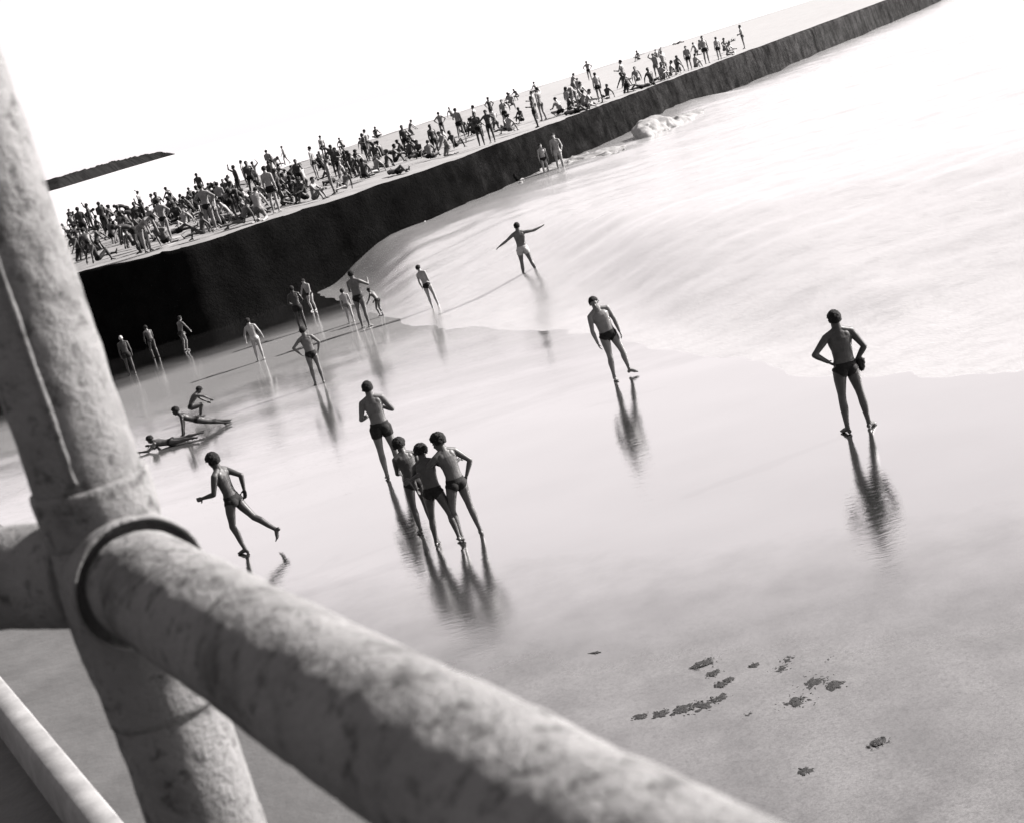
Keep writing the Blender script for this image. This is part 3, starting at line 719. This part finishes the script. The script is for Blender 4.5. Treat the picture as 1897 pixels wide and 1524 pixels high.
person(318, 824, 78, 'child stretched out flat in the shallows nearest the railing post, head to the left',
       dict(base=1, up=(0, .98, .05), cup=(0, .95, .25), fwd=(0, .05, -1), cfwd=(0, .3, -.95), hup=(0, .6, .8), hfwd=(0, .8, -.6), aL=((-.5, .6, -.5), (-.1, .9, .1)), aR=((.5, .6, -.5), (.1, .9, .1)),
            lL=((-.25, -1, -.02), (-.1, -1, .05)), lR=((.25, -1, -.02), (.15, -1, .05)), fL=(0, -.8, .1), fR=(0, -.8, .1), headk=1.1), G, H=1.30, skin='dark', voxel=.010, hair=.028)

# dark cloth held at the hip by the man on the right
p = man_r.matrix_basis @ (hr['aR'])
cl = blob_cluster('cloth_bundle', [((0, 0, 0), (.075, .06, .085)), ((.01, 0, -.07), (.05, .04, .07))], M_TRUNK, .35, 10)
cl.location = man_r.location + Matrix.Rotation(R(4), 3, 'Z') @ (hr['aR'] + Vector((.04, -.02, -.02)))
tag(cl, 'dark bundled cloth held at the right hip of the lone man far right', 'cloth')

# ------------------------------------------------------------ crowd on the terrace
ST = dict
protos = {
 'standing': [ST(up=(.03, 0, 1), aL=((-.1, -.1, -1), (0, .1, -1)), aR=((.5, .6, .6), (-.5, .1, .6)), lL=((-.1, 0, -1), (-.05, 0, -1)), lR=((.05, .1, -1), (.1, -.15, -1))), ST(up=(0, .05, 1), aL=((-.1, .2, -1), (.6, .7, -.2)), aR=((.1, .2, -1), (-.6, .7, -.1))), ST(), ST(up=(0, .03, 1), aL=((-.75, 0, -.6), (.6, .1, -.75)), aR=((.75, 0, -.6), (-.6, .1, -.75))), ST(aL=((-.3, .3, -.8), (.2, .8, .2)), lL=((-.15, .1, -1), (-.1, -.1, -1)), lR=((.15, 0, -1), (.1, -.1, -1)))],
 'walking': [ST(up=(0, .08, 1), aL=((-.1, .35, -1), (0, .6, -.8)), aR=((.1, -.35, -1), (0, .1, -1)), lL=((0, -.3, -1), (0, -.5, -1)), lR=((0, .4, -1), (0, -.05, -1)))],
 'bending': [ST(up=(0, .7, .7), cup=(0, 1, .25), hup=(0, 1, .1), aL=((-.1, .2, -1), (0, .2, -1)), aR=((.1, .2, -1), (0, .2, -1)), lL=((-.1, .1, -1), (0, -.1, -1)), lR=((.1, .1, -1), (0, -.1, -1)))],
 'sitting': [ST(base=1, up=(0, -.1, 1), cup=(0, .3, 1), aL=((-.1, .6, -.7), (.2, .9, -.1)), aR=((.1, .6, -.7), (-.2, .9, -.1)), lL=((-.12, .75, .7), (0, .35, -1)), lR=((.12, .75, .7), (0, .35, -1))),
             ST(base=1, up=(0, -.35, 1), cup=(0, -.25, 1), aL=((-.3, -.6, -.8), (-.1, -.2, -1)), aR=((.3, -.6, -.8), (.1, -.2, -1)), lL=((-.2, 1, .15), (0, 1, -.15)), lR=((.1, .8, .6), (0, .3, -1)), fL=(0, .3, 1)),
             ST(base=1, up=(0, .15, 1), cup=(0, .5, 1), hup=(0, .5, 1), aL=((-.3, .5, -.8), (.1, .9, -.1)), aR=((.3, .5, -.8), (-.1, .9, -.1)), lL=((-.8, .6, .15), (.6, .4, -.3)), lR=((.8, .6, .15), (-.6, .4, -.3)), fL=(.8, .5, 0), fR=(-.8, .5, 0))],
 'lying': [ST(base=1, up=(0, 1, .03), fwd=(0, 0, 1), aL=((-.7, -.4, 0), (.4, .8, .3)), aR=((.4, -.9, 0), (.1, -1, 0)), lL=((-.1, -1, 0), (-.05, -1, 0)), lR=((.1, -.8, .5), (.0, -.7, -.6)), fL=(0, -.2, 1), fR=(0, -1, .1)),
           ST(base=1, up=(.2, .6, .75), cup=(.1, .5, .9), fwd=(0, -.6, .7), aL=((-.3, .5, -.9), (-.2, .2, -1)), aR=((.3, -.5, -.6), (0, -.9, -.1)), lL=((-.1, -1, .05), (0, -1, 0)), lR=((.1, -.8, .5), (0, -.6, -.8)), fL=(0, -.3, 1), fR=(0, -1, 0))],
 'crouching': [ST(base=1, up=(0, .3, 1), cup=(0, .6, .9), hup=(.1, .5, 1), aL=((-.2, .7, -.7), (.1, .6, -.7)), aR=((.2, .8, -.6), (-.1, .8, -.3)), lL=((-.25, 1, .15), (0, -.35, -1)), lR=((.25, 1, .1), (0, -.3, -1)))],
 'kneeling': [ST(base=1, up=(0, .2, 1), cup=(0, .55, 1), aL=((-.1, .6, -.7), (0, .6, -.7)), aR=((.1, .6, -.7), (0, .6, -.7)), lL=((-.15, .5, -.9), (-.05, -1, -.08)), lR=((.15, .5, -.9), (.05, -1, -.08)), fL=(0, -1, -.1), fR=(0, -1, -.1))]}
lib = {}
for kd_, lst in protos.items():
    for pi, ps in enumerate(lst):
        for sk in ('dark', 'pale') if kd_ != 'lying' else ('mid',):
            o, _ = build_person(ps, H=1.68, voxel=.017, skin=sk, trunks='briefs' if pi % 2 else 'shorts', tmat=M_GREYC if (sk == 'pale' and pi == 0) else None, eyes=False)
            lib.setdefault((kd_, sk), []).append(o)
lib[('lying', 'dark')] = lib[('lying', 'pale')] = lib[('lying', 'mid')]
used = set()
def copy_person(src):
    if src.name not in used:
        used.add(src.name); return src
    c = src.copy(); COL.objects.link(c)
    for ch in src.children:
        d = ch.copy(); COL.objects.link(d); d.parent = c
    return c
crowd = [  # feet x, y in the photo, kind, tone
 (143,428,'sitting','dark'),(176,430,'standing','dark'),(203,417,'kneeling','dark'),(243,412,'bending','dark'),(262,472,'bending','dark'),(160,462,'sitting','dark'),(185,488,'sitting','dark'),
 (322,392,'sitting','dark'),(318,415,'kneeling','dark'),(385,395,'kneeling','dark'),(378,372,'standing','dark'),(422,388,'sitting','dark'),(412,405,'lying','dark'),(378,440,'sitting','dark'),
 (310,458,'lying','dark'),(331,433,'lying','dark'),(452,418,'lying','dark'),(402,366,'sitting','pale'),(436,355,'sitting','pale'),(268,400,'standing','pale'),(460,346,'standing','pale'),
 (511,350,'standing','dark'),(522,358,'sitting','dark'),(562,352,'standing','dark'),(568,372,'sitting','dark'),(589,330,'standing','pale'),(545,375,'kneeling','dark'),(617,341,'sitting','dark'),
 (503,372,'lying','dark'),(470,404,'lying','dark'),(625,296,'sitting','pale'),(612,308,'sitting','pale'),(684,300,'standing','dark'),(664,322,'kneeling','dark'),(678,334,'sitting','dark'),
 (718,314,'sitting','dark'),(735,306,'sitting','dark'),(758,288,'standing','dark'),(763,292,'sitting','dark'),(811,290,'standing','dark'),(846,277,'sitting','dark'),(642,330,'sitting','pale'),
 (857,258,'standing','pale'),(882,252,'sitting','dark'),(890,250,'standing','pale'),(868,246,'sitting','pale'),(914,266,'standing','dark'),(946,246,'sitting','pale'),(968,226,'sitting','dark'),
 (997,239,'standing','dark'),(1008,222,'standing','pale'),(1057,207,'sitting','dark'),(1075,196,'sitting','dark'),(1068,212,'lying','dark'),(1127,192,'sitting','dark'),(1114,190,'standing','pale'),
 (1165,180,'kneeling','dark'),(1190,172,'lying','dark'),(1182,155,'sitting','pale'),(1209,158,'sitting','dark'),(1236,150,'standing','pale'),(1229,156,'sitting','pale'),(1256,147,'sitting','dark'),
 (1279,141,'standing','pale'),(1311,129,'standing','pale'),(1334,119,'standing','pale'),(1350,112,'sitting','pale'),(1290,133,'sitting','pale'),(640,352,'lying','dark'),(585,372,'sitting','pale'),
 (700,325,'sitting','pale'),(780,290,'lying','dark'),(830,272,'sitting','pale'),(940,232,'standing','pale'),(1040,212,'sitting','pale'),(1090,205,'sitting','pale')]
rc = random.Random(3)
for (x, y, n_) in ((150, 430, 4), (205, 415, 3), (250, 440, 4), (320, 400, 4), (385, 392, 5), (420, 392, 3), (170, 480, 2), (510, 350, 3), (565, 365, 3), (660, 325, 4), (450, 405, 2), (760, 290, 2), (880, 250, 3), (1075, 200, 3), (1240, 150, 3)):
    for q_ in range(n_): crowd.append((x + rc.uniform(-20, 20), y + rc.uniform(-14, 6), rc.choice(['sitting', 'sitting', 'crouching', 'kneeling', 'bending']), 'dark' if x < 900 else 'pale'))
rnd = random.Random(11)
wxy = [(p[0], p[1]) for p in wall_px]
for i in range(142):       # the rest of the crowd thins out and recedes from the edge
    x = rnd.choice([rnd.uniform(125, 520), rnd.uniform(125, 760), rnd.uniform(300, 1150), rnd.uniform(500, 1380)])
    ye = np.interp(x, [a for a, b in wxy], [b for a, b in wxy]); hz = 109 - .2717 * (x - 948.5)
    f = rnd.uniform(.47, .95) ** (1.0 if x > 500 else .8); y = hz + (ye - hz) * f
    kd_ = rnd.choices(['sitting', 'standing', 'lying', 'kneeling', 'walking', 'bending', 'crouching'], [9, 3, 2.5, 2.2, 1.2, .8, 2])[0]
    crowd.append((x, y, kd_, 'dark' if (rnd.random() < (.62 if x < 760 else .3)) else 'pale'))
zone_names = [(175, 'beside the post'), (225, 'next to those beside the post'), (280, 'under the headland'), (340, 'under the headland tip'), (400, 'right of the headland tip'), (480, 'left of the first tall group'), (560, 'by the first tall group'), (640, 'right of the first tall group'), (720, 'left of the lone thin stander'), (790, 'around the lone thin stander'), (930, 'behind the tallest standers'),
              (1080, 'near the man at the wall edge'), (1220, 'above the splash'), (2000, 'at the thin far end')]
cnt = {}
for i, (x, y, kd_, tone) in enumerate(crowd):
    y = min(y, np.interp(x, [a for a, b in wxy], [b for a, b in wxy]) - 5)
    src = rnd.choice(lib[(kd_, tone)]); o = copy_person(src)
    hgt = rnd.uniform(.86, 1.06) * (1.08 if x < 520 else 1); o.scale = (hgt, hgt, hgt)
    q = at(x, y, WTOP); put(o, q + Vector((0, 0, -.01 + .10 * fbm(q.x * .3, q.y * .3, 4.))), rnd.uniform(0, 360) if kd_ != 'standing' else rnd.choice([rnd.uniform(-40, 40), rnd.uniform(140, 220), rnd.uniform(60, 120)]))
    ye = np.interp(x, [a for a, b in wxy], [b for a, b in wxy]); hz = 109 - .2717 * (x - 948.5); f = (y - hz) / (ye - hz)
    row = 'at the wall edge' if f > .9 else 'just behind the edge' if f > .8 else 'in the middle rows' if f > .7 else 'behind the middle rows' if f > .6 else 'in the back row'
    zn = next(n_ for lim, n_ in zone_names if x < lim)
    t_ = 'dark' if tone == 'dark' and kd_ != 'lying' else 'pale' if kd_ != 'lying' else 'tanned'
    sz = 'small ' if hgt < .93 else 'big ' if hgt > 1.05 else ''
    t_ = sz + t_
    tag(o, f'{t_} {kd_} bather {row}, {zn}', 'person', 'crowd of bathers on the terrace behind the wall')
for lst in lib.values():
    for o in lst:
        if o.name not in used and o.name in bpy.data.objects:
            for ch in list(o.children): bpy.data.objects.remove(ch)
            bpy.data.objects.remove(o)

# ------------------------------------------------------------ seaweed on the near sand
weeds = [(1303, 1228, .11, 'small torn seaweed clump at the upper end of the curved string'), (1322, 1246, .06, 'first thin piece below the torn clump on the curved string of weed'), (1332, 1268, .055, 'seaweed at the bend of the curved string, above its corner'), (1334, 1292, .07, 'seaweed at the corner of the curved string where it turns left'),
         (1302, 1307, .12, 'thick dark middle piece of the curved string of seaweed'), (1262, 1313, .11, 'forked piece left of the thick middle of the curved string'), (1222, 1322, .07, 'thin piece near the left end of the curved string of seaweed'), (1188, 1326, .06, 'faint last piece at the left tail of the curved string'),
         (1460, 1223, .09, 'middle seaweed clump of the three in the upper row'), (1449, 1239, .08, 'seaweed clump just below the middle one of the upper row'), (1540, 1217, .12, 'round dark seaweed clump at the right end of the upper row'), (1502, 1262, .13, 'faint flat seaweed patch under the round clump'),
         (1474, 1299, .12, 'dark seaweed clump lying below the faint flat patch'), (1389, 1323, .06, 'small seaweed speck right of the curved string'), (1397, 1232, .04, 'tiny seaweed speck left of the middle upper clump'), (1545, 1268, .08, 'faint seaweed right of the flat patch'),
         (1626, 1374, .07, 'lone seaweed clump near the lower right corner of the beach'), (1490, 1428, .05, 'lone seaweed clump low down near the end of the handrail'), (1350, 1258, .04, 'seaweed speck right of the bend of the curved string'),
         (1103, 1208, .015, 'tiny lone speck of seaweed above the middle of the handrail')]
for wi, (px, py, s, lb) in enumerate(weeds):
    s *= 1.5
    c = at(px, py, 0); V, F = [], []; rr = random.Random(wi + 40)
    for st in range(int(8 + s * 260)):
        g = 0 if st == 0 else min(1.0, abs(rr.gauss(0, .5))); a = rr.uniform(0, 6.28)
        x, y = math.cos(a) * g * s * 1.2, math.sin(a) * g * s * 1.1; r0 = rr.uniform(.010, .046) * (1.25 - g) + (.5 * s if st == 0 else 0)
        n_ = 11; o_ = len(V); ph = rr.uniform(0, 6.28); el = rr.uniform(.25, .8)
        for ring, (kr, zz) in enumerate(((1., .001), (.85, .003), (.3, .005))):
            for k in range(n_):
                b = 2 * math.pi * k / n_; q = r0 * kr * (1 + .9 * noise.noise(Vector((math.cos(b) * 1.6 + wi * 3 + st, math.sin(b) * 1.6, st * .7))))
                u, w = q * math.cos(b), q * math.sin(b) * el
                V.append((x + u * math.cos(ph) - w * math.sin(ph), y + u * math.sin(ph) + w * math.cos(ph), zz + .0005 * (st % 5)))
        for ring in (0, 1):
            for k in range(n_): F.append((o_ + ring * n_ + k, o_ + ring * n_ + (k + 1) % n_, o_ + (ring + 1) * n_ + (k + 1) % n_, o_ + (ring + 1) * n_ + k))
        F.append(tuple(o_ + 2 * n_ + k for k in range(n_)))
    o = mesh_obj('seaweed_clump', V, F, M_WEED, loc=c)
    tag(o, lb, 'seaweed', 'dark weed washed up on the near sand')
